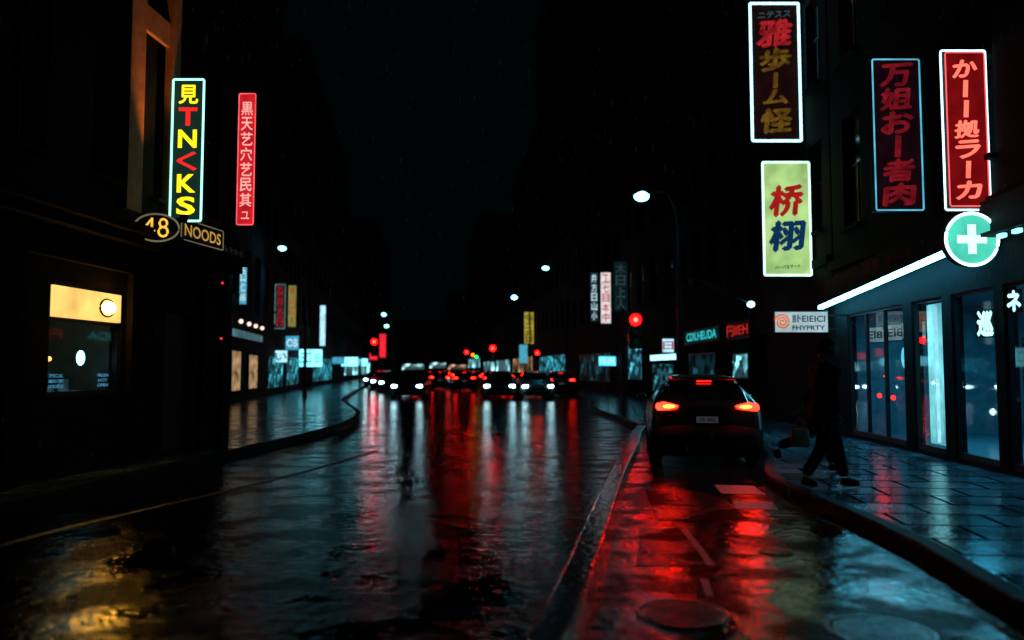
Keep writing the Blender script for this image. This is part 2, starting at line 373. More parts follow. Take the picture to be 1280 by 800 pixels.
# --- near left building
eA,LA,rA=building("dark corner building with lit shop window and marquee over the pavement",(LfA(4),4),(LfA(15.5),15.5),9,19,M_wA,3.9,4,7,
    holes=[(6.28,7.93,1.2,2.72),(9.2,10.2,.14,2.5),(1.2,4.8,.7,2.6)],wfrac=(.42,.74))
sA=11.53/11.5
def la(y): return (y-4)*sA
M_och=pm('ochre_stone',(.30,.17,.08),.7,bump=.3,bscale=15,spec=.2)
for ya,yb in ((11.72,12.12),(12.95,13.2)): MB().box(la(ya),la(yb),-.14,-.004,3.95,18.4).obj('pilaster',M_och,eA)
for zz in (6.9,10.6,14.2): MB().box(la(12.122),la(12.948),-.08,-.004,zz,zz+.4).obj('spandrel',M_och,eA)
for (a,b_,d,z0,z1) in ((0,LA+.05,.28,3.42,3.56),(0,LA+.12,.42,3.562,3.70),(0,LA,.10,3.0,3.10)): MB().box(a,b_,-d,-.005,z0,z1).obj('fascia_cornice',M_wA,eA,bevel=.01)
for a,c in ((8.05,8.35),(10.35,10.7),(11.2,11.5),(5.4,5.7)): MB().box(a,c,-.10,-.004,.14,2.99).obj('pilaster',M_wA,eA)
b=MB(); x0,x1=6.28,7.93
b.box(x0,x1,.02,.10,1.2,1.26); b.box(x0,x1,.02,.10,2.66,2.72); b.box(x0,x0+.05,.02,.10,1.262,2.658); b.box(x1-.05,x1,.02,.10,1.262,2.658); b.box(x0+.052,x1-.052,.02,.10,2.19,2.24)
b.obj('window_frame',M_frame,eA)
b=MB(); b.quad((x0+.05,.06,1.26),(x1-.05,.06,1.26),(x1-.05,.06,2.19),(x0+.05,.06,2.19)); b.obj('window_pane',M_glass,eA)
b=MB(); b.box(x0+.055,x1-.055,-.02,.06,2.245,2.655); b.obj('light_box_or_reflection',em('warm_lightbox',(1,.64,.17),1.15,.25,2.),eA)
b=MB(); b.tube([(x1-.42+.17*math.cos(a*math.pi/12),-.03,2.44+.12*math.sin(a*math.pi/12)) for a in range(24)],.018,0,8,True); b.obj('lamp_ring',M_dark,eA,smooth=True)
b=MB(); b.ell((x1-.42,-.05,2.44),.13,.08,.09); b.obj('lamp',em('warm_lamp',(1,.46,.045),110,.1),eA,smooth=True)
b=MB(); X0,X1=x0-.3,x1+.3
b.quad((X0,1.6,1.0),(X1,1.6,1.0),(X1,1.6,2.9),(X0,1.6,2.9)); b.quad((X0,.19,1.0),(X1,.19,1.0),(X1,1.6,1.0),(X0,1.6,1.0)); b.quad((X0,.19,2.9),(X1,.19,2.9),(X1,1.6,2.9),(X0,1.6,2.9))
b.quad((X0,.19,1.0),(X0,1.6,1.0),(X0,1.6,2.9),(X0,.19,2.9)); b.quad((X1,.19,1.0),(X1,1.6,1.0),(X1,1.6,2.9),(X1,.19,2.9))
b.obj('display_interior',pm('interior_teal',(.10,.13,.13),.7),eA)
b=MB(); b.ell((x1-.42,.35,1.72),.07,.05,.11); b.obj('window_lamp_or_reflection',em('cyan_bulb',(.3,.95,1),5),eA,smooth=True)
for (dx,dz) in ((.15,1.95),(.30,1.93),(.2,1.80),(.5,1.98),(.75,1.7)):
    b=MB(); b.ell((x0+dx,.5,dz),.045,.03,.035); b.obj('window_lamp_or_reflection',em('amber_bulb',(1,.25,.05),6),eA,smooth=True)
b=MB()
for q in range(9):
    xx=x0+.15+q*.16; b.box(xx,xx+.09,.5,.6,1.0,1.30+.12*math.sin(q*2.3),0)
b.obj('display_goods',em('goods_dim_teal',(.15,.35,.4),.12,.8,8),eA)
lettering([("SPECIAL",x0+.26,1.47,.28,.045,0),("MENU 24H",x0+.26,1.40,.30,.045,0),("NOODLE",x0+.26,1.33,.30,.045,0),("FRESH",x1-.35,1.47,.26,.045,0),("HOT",x1-.35,1.40,.22,.045,0),("OPEN",x1-.35,1.33,.26,.045,0)],[em('blue_letter',(.1,.45,.75),.5,.5,20)],eA,.05,name='window_lettering')
b=MB(); b.box(9.2,10.2,.12,.17,.14,2.5); b.box(9.3,10.1,.105,.118,.5,2.3); b.obj('door',M_frame,eA)
b=MB(); b.quad((1.2,.12,.7),(4.8,.12,.7),(4.8,.12,2.6),(1.2,.12,2.6)); b.obj('window_pane',M_pane,eA)
for z in (3.2,2.14):
    e=top('marker_lamp',"small red marker lamp fixed on dark corner wall",'lamp',(LfA(15.1)+.02,15.1,z),math.radians(90),'red marker lamps')
    b=MB(); b.box(-.06,.06,-.05,0,-.03,.03); b.obj('lamp_housing',M_dark,e); b=MB(); b.box(-.05,.05,-.062,-.05,-.02,.02); b.obj('lamp_lens',em('marker_red',(1,.02,.03),1.2),e)
e=top('marquee',"dark ornate marquee projecting over the corner shop entrance",'canopy',(LfA(12.2),12.2,3.72),rA)
b=MB(); b.box(0,3.2,-.34,0,.0,.10); b.obj('canopy_slab',pm('marquee_stone',(.13,.11,.09),.5,bump=.5,bscale=14),e,bevel=.015)
b=MB(); b.box(.05,3.15,-.30,-.004,-.20,-.004); b.obj('soffit',M_wA,e)
for k in range(14):
    b=MB(); b.ell((.12+k*.225,-.35,.06),.06,.035,.055,nu=10,nv=6); b.obj('ornament',pm('marquee_gilt',(.30,.26,.20),.4,.3),e,smooth=True)
Mgold=em('gold_letter',(1,.58,.06),1.1); Mrim=em('oval_rim',(.9,.75,.45),.16)
e=top('oval_sign',"small oval sign with yellow 48 on the marquee",'sign',(-5.42,12.05,3.49),math.radians(14))
b=MB(); b.ell((0,0,.22),.33,.05,.22,nu=28,nv=14); b.obj('casing',M_dark,e,smooth=True)
b=MB(); b.tube([(.32*math.cos(a*math.pi/14),-.035,.22+.21*math.sin(a*math.pi/14)) for a in range(28)],.014,0,8,True); b.obj('rim',Mrim,e,smooth=True)
b=MB(); b.tube([(-.06,-.075,.08),(-.06,-.075,.36)],.017,0,8); b.tube([(-.06,-.0755,.35),(-.185,-.0755,.175)],.015,0,8); b.tube([(-.19,-.0752,.165),(-.015,-.0752,.165)],.015,0,8); b.obj('numeral',Mgold,e)
b=MB()
for cz,rz,rx in ((.285,.062,.052),(.155,.072,.064)): b.tube([(.10+rx*math.cos(a*math.pi/10),-.075,cz+rz*math.sin(a*math.pi/10)) for a in range(20)],.017,0,8,True)
b.obj('numeral',Mgold,e,smooth=True)
MB().box(-.02,.02,.03,.3,.3,.34).obj('bracket',M_metal,e)
e=top('shop_sign',"small boxed yellow noodle sign along the marquee edge",'sign',(-5.30,13.45,3.66),math.radians(80))
b=MB(); b.box(-.66,.66,-.04,.05,0,.36); b.obj('casing',M_dark,e,bevel=.01)
frame_tube(1.28,.01,.35,-.045,.009).obj('rim',Mrim,e)
lettering([("NOODS",0,.18,1.10,.2,0)],[em('gold_dim',(1,.55,.10),.5)],e,-.045,.015)
e=top('wall_lamp',"small warm uplight fixed above the marquee",'lamp',(LfA(12.3)+.70,12.3,3.84),0)
b=MB(); b.cyl((0,0,0),.05,'z',.12,0,16,.07); b.obj('lamp_housing',M_metal,e); b=MB(); b.cyl((0,0,.121),.055,'z',.006,0,16); b.obj('lamp_lens',em('uplight',(1,.5,.15),6),e)
ld=bpy.data.lights.new('uplight','SPOT'); ld.energy=420; ld.color=(1,.30,.06); ld.spot_size=math.radians(40); ld.spot_blend=.9; ld.shadow_soft_size=.06
lo=bpy.data.objects.new('spot_light',ld); COL.objects.link(lo); lo.parent=e; lo.location=(0,0,.15); lo.rotation_mode='QUATERNION'; lo.rotation_quaternion=Vector((-.72,.05,3.0)).to_track_quat('-Z','Y')
# ---- left signs
My=em('neon_yellow',(1,.72,.01),1.6,.1); Mr=em('neon_red',(1,.02,.02),1.1,.1); Mb=em('neon_border_mint',(.30,.95,.75),2.4,.1)
p=em('panel_dark_green',(.02,.07,.045),.35)
blade_sign("tall vertical neon sign, yellow and red characters, mint border",-5.36,13,3.97,6.37,.54,p,Mb,column("見TNくKS",.5,2.4,2.32,.08,.31,[0,1,0,1,0,0],.18),[My,Mr],wall_x=LfA(13),bold=.03,br=.018)
Mpk=em('neon_pink',(1,.42,.38),1.1,.15); pr=em('panel_red',(1,.02,.03),.6,.3,4)
blade_sign("narrow vertical red lit sign with pale pink characters",-5.16,15.3,4.33,6.94,.35,pr,em('neon_red_border',(1,.10,.11),1.3),column("黒天艺穴艺民其",.3,2.6,2.45,.35,.22,0,.14)+[("ユ",0,.2,.15,.14,0)],[Mpk],wall_x=LfA(15.3),bold=.02,br=.012)
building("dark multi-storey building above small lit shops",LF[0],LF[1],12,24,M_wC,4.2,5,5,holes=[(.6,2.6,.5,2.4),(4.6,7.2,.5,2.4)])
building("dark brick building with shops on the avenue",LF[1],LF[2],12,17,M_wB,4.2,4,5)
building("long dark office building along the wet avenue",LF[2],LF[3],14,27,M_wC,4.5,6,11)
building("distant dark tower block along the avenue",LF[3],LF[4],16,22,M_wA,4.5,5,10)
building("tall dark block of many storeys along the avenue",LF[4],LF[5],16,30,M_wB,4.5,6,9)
# ---- right near building with shopfront
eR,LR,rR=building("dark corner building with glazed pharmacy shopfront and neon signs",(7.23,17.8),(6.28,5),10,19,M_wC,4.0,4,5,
    holes=[(.8,3.66,.2,2.72),(4.01,5.15,.2,2.72),(5.46,6.72,.2,2.72),(6.97,9.83,.2,2.72),(10.1,12.4,.2,2.72)],wfrac=(.4,.66))
b=MB(); X0,X1,D=.3,12.6,3.6
b.quad((X0,D,.15),(X1,D,.15),(X1,D,2.9),(X0,D,2.9)); b.quad((X0,.19,.15),(X1,.19,.15),(X1,D,.15),(X0,D,.15)); b.quad((X0,.19,2.9),(X1,.19,2.9),(X1,D,2.9),(X0,D,2.9))
b.quad((X0,.19,.15),(X0,D,.15),(X0,D,2.9),(X0,.19,2.9)); b.quad((X1,.19,.15),(X1,D,.15),(X1,D,2.9),(X1,.19,2.9))
b.obj('shop_interior',pm('interior_grey',(.08,.17,.20),.5),eR)
def shopwin(x0,x1,n,e=eR,z0=.2,z1=2.72):
    b=MB(); t=.045
    b.box(x0,x1,.03,.10,z0,z0+.09); b.box(x0,x1,.03,.10,z1-t,z1)
    for k in range(n+1):
        xx=x0+(x1-x0-t)*k/n; b.box(xx,xx+t,.03,.10,z0+.092,z1-t-.002)
    b.obj('window_frame',M_frame,e)
    b=MB(); b.quad((x0+t,.065,z0+.09),(x1-t,.065,z0+.09),(x1-t,.065,z1-t),(x0+t,.065,z1-t)); b.obj('window_pane',M_glass,e)
shopwin(.8,3.66,3); shopwin(5.46,6.72,1); shopwin(6.97,9.83,2); shopwin(10.1,12.4,2); shopwin(4.01,5.15,1)
b=MB(); n=26
for k in range(n):
    xa=4.06+(1.04)*k/n; xb=4.06+1.04*(k+1)/n; ya=.24+.025*math.sin(k*1.7); yb=.24+.025*math.sin((k+1)*1.7)
    b.quad((xa,ya,.3),(xb,yb,.3),(xb,yb,2.66),(xa,ya,2.66))
b.obj('lit_curtain',em('curtain_glow',(.26,.80,.85),1.05,.6,1.6),eR,smooth=True)
MB().box(4.55,4.61,.14,.17,.35,2.6).obj('light_tube',em('tube_cyan',(.45,.92,1),1.2,.3),eR)
for (xx,zz,rx,rz) in ((1.35,1.02,.10,.05),(2.05,1.0,.10,.05),(1.7,1.42,.10,.022)):  # added glowing shapes, standing in for red taillight reflections in the glass
    b=MB(); b.ell((xx,.42,zz),rx,.03,rz,nu=14,nv=8); b.obj('window_lamp_or_reflection',em('red_reflection_glow',(1,.015,.01),6,.1),eR,smooth=True)
def slopebox(b,pts,y0,y1,h,mi=0):
    for (xa,za),(xb,zb) in zip(pts,pts[1:]):
        n=len(b.v)
        b.v+=[(xa,y0,za),(xb,y0,zb),(xb,y1,zb),(xa,y1,za),(xa,y0,za+h),(xb,y0,zb+h),(xb,y1,zb+h),(xa,y1,za+h)]
        for f in ((0,3,2,1),(4,5,6,7),(0,1,5,4),(1,2,6,5),(2,3,7,6),(3,0,4,7)): b.f.append(tuple(n+i for i in f)); b.m.append(mi)
    return b
M_fas=pm('fascia_dark',(.009,.007,.009),.8,.0,spec=.1)
slopebox(MB(),[(-.05,2.985),(6.2,3.345),(12.8,3.345)],-.34,-.005,.05).obj('canopy',M_fas,eR)
slopebox(MB(),[(-.05,3.04),(6.2,3.40),(12.8,3.40)],-.2,-.005,.48).obj('fascia',M_fas,eR)
slopebox(MB(),[(-.05,2.915),(6.2,3.275)],-.34,-.24,.065).obj('strip_light',em('strip_white',(.12,.70,1),34,.08),eR)
for k in range(11):
    xx=7.50+k*.36; MB().box(xx,xx+.14,-.33,-.27,3.265,3.315).obj('canopy_lamp',em('canopy_lamp_cyan',(.2,.8,1),3,.2),eR)
lettering([("ハーバル薬局 マート",2.6,3.50,4.2,.24,0)],[em('faint_red_letters',(.35,.03,.05),.015)],eR,-.205,.02,name='fascia_lettering')
for k,(xx,dx) in enumerate(((1.35,.3),(2.35,.3),(3.2,.3))):  # glowing panels added in place of the white sign mirrored in the glass
    e=top('light_box_or_reflection',"pale glowing panel added as reflection of the white sign in shop window",'sign reflection',(7.23+dx-.07*k,17.8-xx,2.1),rR+.5,'added sign reflections')
    b=MB(); b.box(-.26,.26,-.02,.04,0,.34); b.obj('casing',M_dark,e); b=MB(); b.box(-.24,.24,-.026,-.02,.02,.32); b.obj('face_panel',em('dim_white_panel',(.45,.65,.70),.40,.4,6),e)
    lettering([("EI8",0,.17,.36,.16,0)],[em('faint_cyan_ink',(.1,.2,.22),.1)],e,-.028,.02)
for k in range(4):
    x=5.7+k*1.6; e=top('display_shelf',"shop shelf stocked with small coloured packages",'shelf',(7.95,17.7-x,.16),rR,'shop shelves')
    b=MB()
    for z in (0,.45,.9,1.35,1.8): b.box(-.45,.45,0,.35,z,z+.03)
    b.box(-.48,-.452,0,.35,0,1.9); b.box(.452,.48,0,.35,0,1.9); b.obj('shelf_rack',M_metal,e)
    b=MB()
    for z in (.03,.48,.93,1.38):
        xx=-.42
        while xx<.38:
            w=random.uniform(.05,.11); b.box(xx,xx+w,.04,.2,z+.002,z+random.uniform(.12,.3),random.choice([0,0,0,1,2,3])); xx+=w+random.uniform(.01,.05)
    b.obj('goods',[pm('goods_dark',(.1,.1,.12),.5),em('goods_red',(1,.03,.04),.45),em('goods_amber',(1,.35,.05),.25),em('goods_teal',(.05,.4,.45),.12)],e)
for y_,z_,s_,ch,lab in ((11.2,2.0,.22,"巡","cyan glowing character sign behind the shop glass"),(10.45,2.3,.17,"ネ","pale cyan character sign on the shop window")):
    e=top('neon_sign',lab,'neon sign',(5.9+.075*y_-.07,y_,z_),rR+.6)
    MB().box(-s_*.6,s_*.6,.0,.02,0,s_*1.8).obj('backing',M_dark,e)
    lettering([(ch,0,s_*.9,s_*.95,s_*1.5,0)],[em('neon_ice',(.35,.92,1),2.2,.1)],e,-.01,.06)
b=MB(); b.ell((2.55,.45,1.78),.07,.05,.2); b.obj('window_lamp_or_reflection',em('cyan_soft',(.15,.75,.9),1.1),eR,smooth=True)
ld=bpy.data.lights.new('shop_light','AREA'); ld.energy=160; ld.color=(.06,.62,1); ld.shape='RECTANGLE'; ld.size=8; ld.size_y=.3
lo=bpy.data.objects.new('ceiling_light',ld); COL.objects.link(lo); lo.parent=eR; lo.location=(5.5,1.6,2.85)
# ---- cross sign
e=top('pharmacy_sign',"round green lit sign with white cross on shopfront",'pharmacy sign',(6.25,10.8,2.95),0)
b=MB(); b.cyl((0,-.05,.37),.37,'y',.12,0,48); b.obj('casing',M_dark,e)
b=MB(); b.cyl((0,-.062,.37),.335,'y',.01,0,48); b.obj('face_panel',em('green_disc',(.08,.68,.50),1.0,.25,3),e)
b=MB(); b.tube([(.355*math.cos(a*math.pi/24),-.07,.37+.355*math.sin(a*math.pi/24)) for a in range(48)],.020,0,8,True); b.obj('neon_ring',em('ring_mint',(.40,.95,.90),4.5),e,smooth=True)
b=MB(); w=.055; l=.2
b.prism([(-w,.37-l),(w,.37-l),(w,.37-w),(l,.37-w),(l,.37+w),(w,.37+w),(w,.37+l),(-w,.37+l),(-w,.37+w),(-l,.37+w),(-l,.37-w),(-w,.37-w)],-.075,-.064); b.obj('cross',em('cross_white',(.6,1,.9),1.5,.1),e)
b=MB(); b.box(.36,.46,.0,.04,.34,.40); b.obj('bracket',M_metal,e)
# ---- right blade signs
Mc=em('neon_cyan_white',(.35,.85,1),3.0,.1); Mdr=em('neon_dull_red',(.80,.03,.04),.36,.6,6); Mol=em('neon_olive',(.55,.28,.03),.18,.6,6); Mct=em('faint_cyan',(.15,.4,.5),.15)
pd=em('panel_maroon',(.05,.012,.012),.18,.4)
h=3.53
blade_sign("tall dark maroon sign, red and olive characters, cyan neon border",6.57,19.5,7.2,10.73,1.24,pd,Mc,[("ニテスス",0,h-.3,.8,.16,2)]+[("雅",0,h-.78,.82,.68,0),("歩",0,h-1.45,.74,.56,1),("|",0,h-1.98,.5,.40,1),("ム",0,h-2.4,.6,.36,1),("怪",0,h-3.0,.75,.6,1)],[Mdr,Mol,Mct],wall_x=7.3,bold=.05,br=.034,shear=.12)
h=2.77; pg=em('panel_lime',(.46,.74,.26),.84,.35,1.6)
blade_sign("lit lime green sign, red and blue characters, mint border",6.60,19.0,3.79,6.56,1.15,pg,em('mint_soft',(.50,1,.75),2.2),[("桥",0,h-.95,.75,.72,0),("栩",0,h-1.80,.78,.70,1),("ハーバルマート",0,.22,.6,.09,2)],[em('ink_red',(.70,.02,.02),.5),em('ink_blue',(.01,.09,.30),.3),em('ink_green',(.02,.25,.12),.2)],wall_x=7.27,bold=.055,br=.026,shear=.12)
h=2.6
blade_sign("dark vertical sign, dull red characters, thin blue border",6.47,13.2,4.19,6.79,.82,em('panel_plum',(.03,.006,.014),.22,.4),em('neon_blue_thin',(.10,.50,.68),1.0,.3),column("万姐お|者肉",.8,h,h-.08,.08,.50,0,.1),[em('dull_red2',(.6,.02,.04),.26,.5,6)],wall_x=6.89,bold=.05,br=.013,shear=.12)
h=2.22
blade_sign("bright vertical red sign, glowing pink red characters, white neon border",6.38,11.04,3.81,6.03,.58,em('panel_red_dark',(.45,.008,.012),.36,.3),em('neon_red_line',(1,.12,.12),1.3,.1),column("か||拠ラ|カ",.5,h,h-.1,.1,.33,0,.16),[em('neon_hot_red',(1,.15,.10),1.6,.2)],wall_x=6.73,bold=.045,br=.010,outer=em('neon_cyan_line',(.5,.88,1),3.0),shear=.12)
# ---- white hanging shop sign with swirl
e=top('hanging_sign',"white lit hanging sign with orange swirl and dark lettering",'sign',(6.17,17.0,2.33),0)
b=MB(); b.box(-.58,.58,-.05,.05,0,.47); b.obj('casing',M_dark,e,bevel=.01)
b=MB(); b.box(-.56,.56,-.056,-.05,.02,.45); b.obj('face_panel',em('white_cool_panel',(.50,.66,.70),.75,.2,4),e)
b=MB(); pts=[]
for k in range(44):
    a=k*.36; rr=.02+.0034*k; pts.append((-.41+rr*math.cos(a),-.064,.235+rr*math.sin(a)))
b.tube(pts,.019,0,6); b.obj('logo',em('swirl_orange',(1,.20,.03),.75),e,smooth=True)
lettering([("訃EIEICI",.15,.31,.70,.17,0),("FHYPRTY",.15,.11,.70,.10,0)],[pm('ink_dark',(.02,.03,.04),.6)],e,-.058,.03)
for z in (.36,.08): MB().box(.58,1.0,.0,.03,z,z+.04).obj('bracket',M_metal,e)
# ---- farther right buildings
building("dark building with vertical neon signs beside the shopfront",(7.5,25.5),(7.24,17.9),12,26,M_wA,4.2,6,4,holes=[(.3,2.3,.4,2.6)],wfrac=(.45,.6))
building("dark narrow brick building above small shops",(7.3,35),(7.5,25.52),12,16,M_wB,4.2,3,4,holes=[(1.0,4.0,.4,2.5),(5.0,8.5,.4,2.5)])
building("dark tall building over a row of lit shops",(6.3,45),(7.3,35.02),12,24,M_wC,4.2,5,4,holes=[(1.0,4.0,.4,2.5),(5.5,9.5,.4,2.5)])
building("dark brick building by the traffic light",(4.5,60),(6.3,45.02),12,14,M_wB,4.2,3,6)
building("large dark tower along the avenue",(2.5,80),(4.5,60.02),14,36,M_wA,4.5,9,7)
building("dark building block along the avenue",(0,110),(2.5,80.02),14,26,M_wC,4.5,6,8)
building("distant dark building block along the avenue",(-6,155),(0,110.02),14,22,M_wB,4.5,5,9)
building("tall dark concrete tower along the avenue",(-11,200),(-6,155.02),14,32,M_wC,4.5,7,9)
building("low dark building closing off the avenue",(-34,232),(-19,232),14,16,M_wC,4.5,3,5)
building("dark tower closing off the avenue",(-18.9,232),(4,232),14,24,M_wB,4.5,5,7)
def wall_thing(side,y0,y1,z0,z1,mat,label,name='shop_sign',cat='sign',text=None,tm=None,proud=.03,n=1,group=None):
    if side==0: a=Vector((y0,232)); b_=Vector((y1,232))
    else:
        F=LF if side<0 else RF; a=Vector((fx(F,y0),y0)); b_=Vector((fx(F,y1),y1))
    if side>0: a,b_=b_,a
    L=(b_-a).length; rot=math.atan2(b_.y-a.y,b_.x-a.x)
    e=top(name,label,cat,(a.x,a.y,z0),rot,group)
    b=MB(); b.box(0,L,-proud,-.004,0,z1-z0); b.obj('casing',M_frame,e)
    w=(L-.06*(n+1))/n
    for k in range(n): MB().box(.06+k*(w+.06),.06+k*(w+.06)+w,-proud-.012,-proud-.001,.05,z1-z0-.05).obj('lit_panel',mat,e)
    if text: lettering([(text,L/2,(z1-z0)/2,L*.86,(z1-z0)*.6,0)],[tm],e,-proud-.014,.02)
    return e
warm=em('warm_window',(1,.62,.30),.30,.9,2.); wdim=em('dim_cool',(.08,.5,.62),.5,.5,2,cells=2.2)
wall_thing(-1,33.9,35.9,.6,2.4,warm,"warm lit shop window with curtains",'shop_window','window',n=2,group='lit shop windows')
wall_thing(-1,38,40.4,.6,2.3,warm,"warm lit shop window with curtains",'shop_window','window',n=2,group='lit shop windows')
wall_thing(-1,33.8,41.8,2.95,3.35,em('dim_fascia',(.15,.5,.6),.4,.5),"pale lit shop fascia with dark lettering",text="OOLIOBE COL",tm=M_dark)
for k,y in enumerate((34.6,36.6,38.4,40.3)):
    e=top('wall_lamp',"small globe lamp above shop fascia",'lamp',(fx(LF,y)+.25,y,3.55),0,'globe lamps')
    b=MB(); b.ell((0,0,.1),.10,.10,.10,nu=12,nv=8); b.obj('globe',em('globe_pink',(1,.72,.62),1.4),e,smooth=True); b=MB(); b.box(-.25,-.1,-.02,.02,.08,.12); b.obj('arm',M_metal,e)
def bs(label,px_x,y,z0,z1,w,pan,text=None,tm=None,wall=None,border=None,name='lit_sign'):
    h=z1-z0; it=column(text,w,h,h-.1,.1,w*.62,0,.15) if text else []
    return blade_sign(label,px_x,y,z0,z1,w,pan,border,it,[tm] if tm else [],wall_x=wall,cat='sign',name=name,bold=.02)
Pwh=em('panel_white',(.45,.85,1),1.1,.25); Pye=em('panel_yellow',(.75,.60,.08),.5,.4); Pdk=em('panel_darkteal',(.02,.08,.10),.25); Inkr=em('ink_red2',(.9,.05,.05),.5); Inkw=em('ink_white',(.6,.85,.95),.9)
bs("small vertical cyan lit sign with white characters",-11.85,35,4.4,6.4,.36,em('panel_azure',(.08,.45,.62),.8),"正口仁串",Inkw,fx(LF,35))
bs("dark vertical sign with dull red characters",-13.42,46,3.9,6.5,.62,em('panel_wine',(.09,.02,.03),.5),"長井方日",Mdr,fx(LF,46),em('thin_teal',(.1,.5,.5),.5))
bs("yellow green vertical lit sign",-12.72,46,4.0,6.45,.5,em('panel_olive',(.42,.48,.12),.45),"禾川口入",Inkr,-13.1)
bs("narrow white vertical lit sign",-15.7,66,3.5,6.9,.5,Pwh,None,None,fx(LF,66))
def bx(label,x,y,z0,z1,w,pan,text=None,tm=None,wall=None):
    return blade_sign(label,x,y,z0,z1,w,pan,None,[(text,0,(z1-z0)/2,w*.8,(z1-z0)*.55,0)] if text else [],[tm] if tm else [],wall_x=wall,cat='sign',name='lit_sign')
Pice=em('panel_ice',(.20,.82,1),2.4,.45,1.2); Pbl=em('panel_blue',(.06,.40,.60),.9)
bx("bright cyan white lit shop box sign",-15.2,60,1.75,3.1,1.9,Pice,"三口 IEI",em('ink_b',(.03,.25,.35),.5),fx(LF,60))
bx("blue lit box sign over a shop",-14.2,51.5,2.8,3.75,.9,Pbl,"OB",Inkw,fx(LF,51.5))
bx("white lit box sign over a shop door",-13.55,46.8,1.95,2.7,.8,Pwh,"い",em('ink_b',(.05,.3,.4),.6),fx(LF,46.8))
bx("small cyan lit box sign on the avenue",-17.3,85,1.9,2.9,1.8,Pice,None,None,fx(LF,85))
bx("small blue lit box sign on the avenue",-17.0,78,2.1,2.8,1.2,Pbl,None,None,fx(LF,78))
bs("small red vertical lit sign",-14.6,90,2.9,5.6,.75,em('panel_redb',(1,.02,.05),1.0),None,None,None)
bx("small cyan lit box sign on the avenue",-19.6,104,2.0,3.0,1.6,Pice,None,None,fx(LF,104))
bx("small red lit box sign on the avenue",-20.5,118,3.0,4.0,1.2,em('panel_redb',(1,.02,.05),1.0),None,None,fx(LF,118))
Mscd=em('shop_cyan_dim',(.06,.62,.80),.7,.8,1.2,cells=2.1); Mvd=em('very_dim_cool',(.02,.20,.26),.3,.6,2,cells=1.5)
wall_thing(-1,44,50,.5,2.3,Mscd,"dim cyan lit shopfront",'shop_window','window',n=4)
wall_thing(-1,52,59,.5,2.4,Mscd,"dim cyan lit shopfront",'shop_window','window',n=4)
wall_thing(-1,68,84,.5,2.6,Mscd,"dim cyan lit shopfront",'shop_window','window',n=7)
wall_thing(-1,100,140,.8,2.8,em('far_shops',(.3,.88,1),2.2,.5,2,cells=.5),"row of lit shop windows down the avenue",'shop_window','window',n=12)
bs("dark vertical sign with white characters",4.76,46,4.3,7.2,.5,Pdk,"井方日山小",Inkw,5.1)
bs("white vertical lit sign with red characters",5.43,46,4.2,7.2,.62,em('panel_pinkwhite',(.85,.78,.80),.9,.2),"工七目本中",Inkr,fx(RF,46))
bs("dark teal unlit vertical sign",5.75,42,4.6,7.3,.78,em('panel_unlit',(.015,.05,.06),.2),"木日上人",em('ink_teal',(.08,.2,.22),.25),fx(RF,42))
bs("yellow vertical lit sign on the avenue",1.75,82,4.2,7.5,1.0,Pye,"中三日",M_dark,fx(RF,82))
bs("small cyan lit sign on the avenue",1.2,84,2.2,4.2,.9,em('panel_azure',(.1,.5,.7),.7),None,None,fx(RF,84))
bx("cyan lit box sign with white lettering",5.55,46.5,1.75,2.35,1.05,em('panel_ice2',(.10,.7,.95),1.6),"OPEN",Inkw,fx(RF,46.5))
bx("small white lit box sign",6.95,35.5,2.3,2.95,.55,Pwh,"日",Inkr,fx(RF,35.5))
wall_thing(1,28.4,33.6,2.6,3.15,em('fascia_dark_teal',(.005,.03,.035),.3),"dark fascia with cyan lettering",text="CDILHEUDA",tm=em('cyan_text',(.04,.65,.70),.9))
wall_thing(1,24.9,27.6,2.55,3.15,em('fascia_dark_red',(.03,.005,.005),.3),"dark fascia with red characters",text="円IIEH",tm=em('red_text',(1,.03,.03),.5))
wall_thing(1,25.2,26.9,1.25,2.1,em('cool_bright',(.25,.85,1),1.6,.6,2,cells=2.2),"bright cool lit shop window",'shop_window','window',n=2)
wall_thing(1,35.2,39.4,1.95,2.3,em('cool_strip',(.30,.9,1),2.6,.2),"cool white strip light over a shop",'shop_light','light')
wall_thing(1,35.6,39.0,.5,1.85,wdim,"dim cool shop window",'shop_window','window',n=3)
wall_thing(1,29,33,.5,2.2,Mvd,"dim shop window",'shop_window','window',n=3)
wall_thing(1,41,43.8,1.0,3.0,em('dim_mix',(.08,.55,.75),1.1,.9,1.5,cells=1.8),"lit shop window with posters",'shop_window','window',n=3)
wall_thing(1,41,43.9,3.1,3.5,em('red_fascia',(1,.02,.03),.35),"red lit shop fascia")
wall_thing(1,48,57,.8,2.6,Mvd,"dim shop window",'shop_window','window',n=4)
wall_thing(1,62,78,1.0,2.8,Mscd,"dim cyan lit shopfront",'shop_window','window',n=6)
wall_thing(1,84,108,1.2,3.0,em('far_warm',(1,.55,.25),.9,.7,.5,cells=.6),"row of warm lit shop windows down the avenue",'shop_window','window',n=8)
Mfc=em('far_cool',(.35,.88,1),3.2,.6,.3,cells=.35)
wall_thing(1,112,150,1.2,3.0,Mfc,"row of lit shop windows down the avenue",'shop_window','window',n=12)
wall_thing(1,158,196,2.0,4.0,Mfc,"row of lit shop windows down the avenue",'shop_window','window',n=10)
wall_thing(0,-24,-19.2,2.0,3.6,em('end_shops',(.5,.95,1),2.6,.5,.5,cells=.6),"row of lit shop windows closing the avenue",'shop_window','window',n=5)
wall_thing(0,-18.6,-12,1.6,3.0,em('end_shops_warm',(1,.6,.4),1.6,.5,.5,cells=.7),"row of warm lit shop windows closing the avenue",'shop_window','window',n=6)
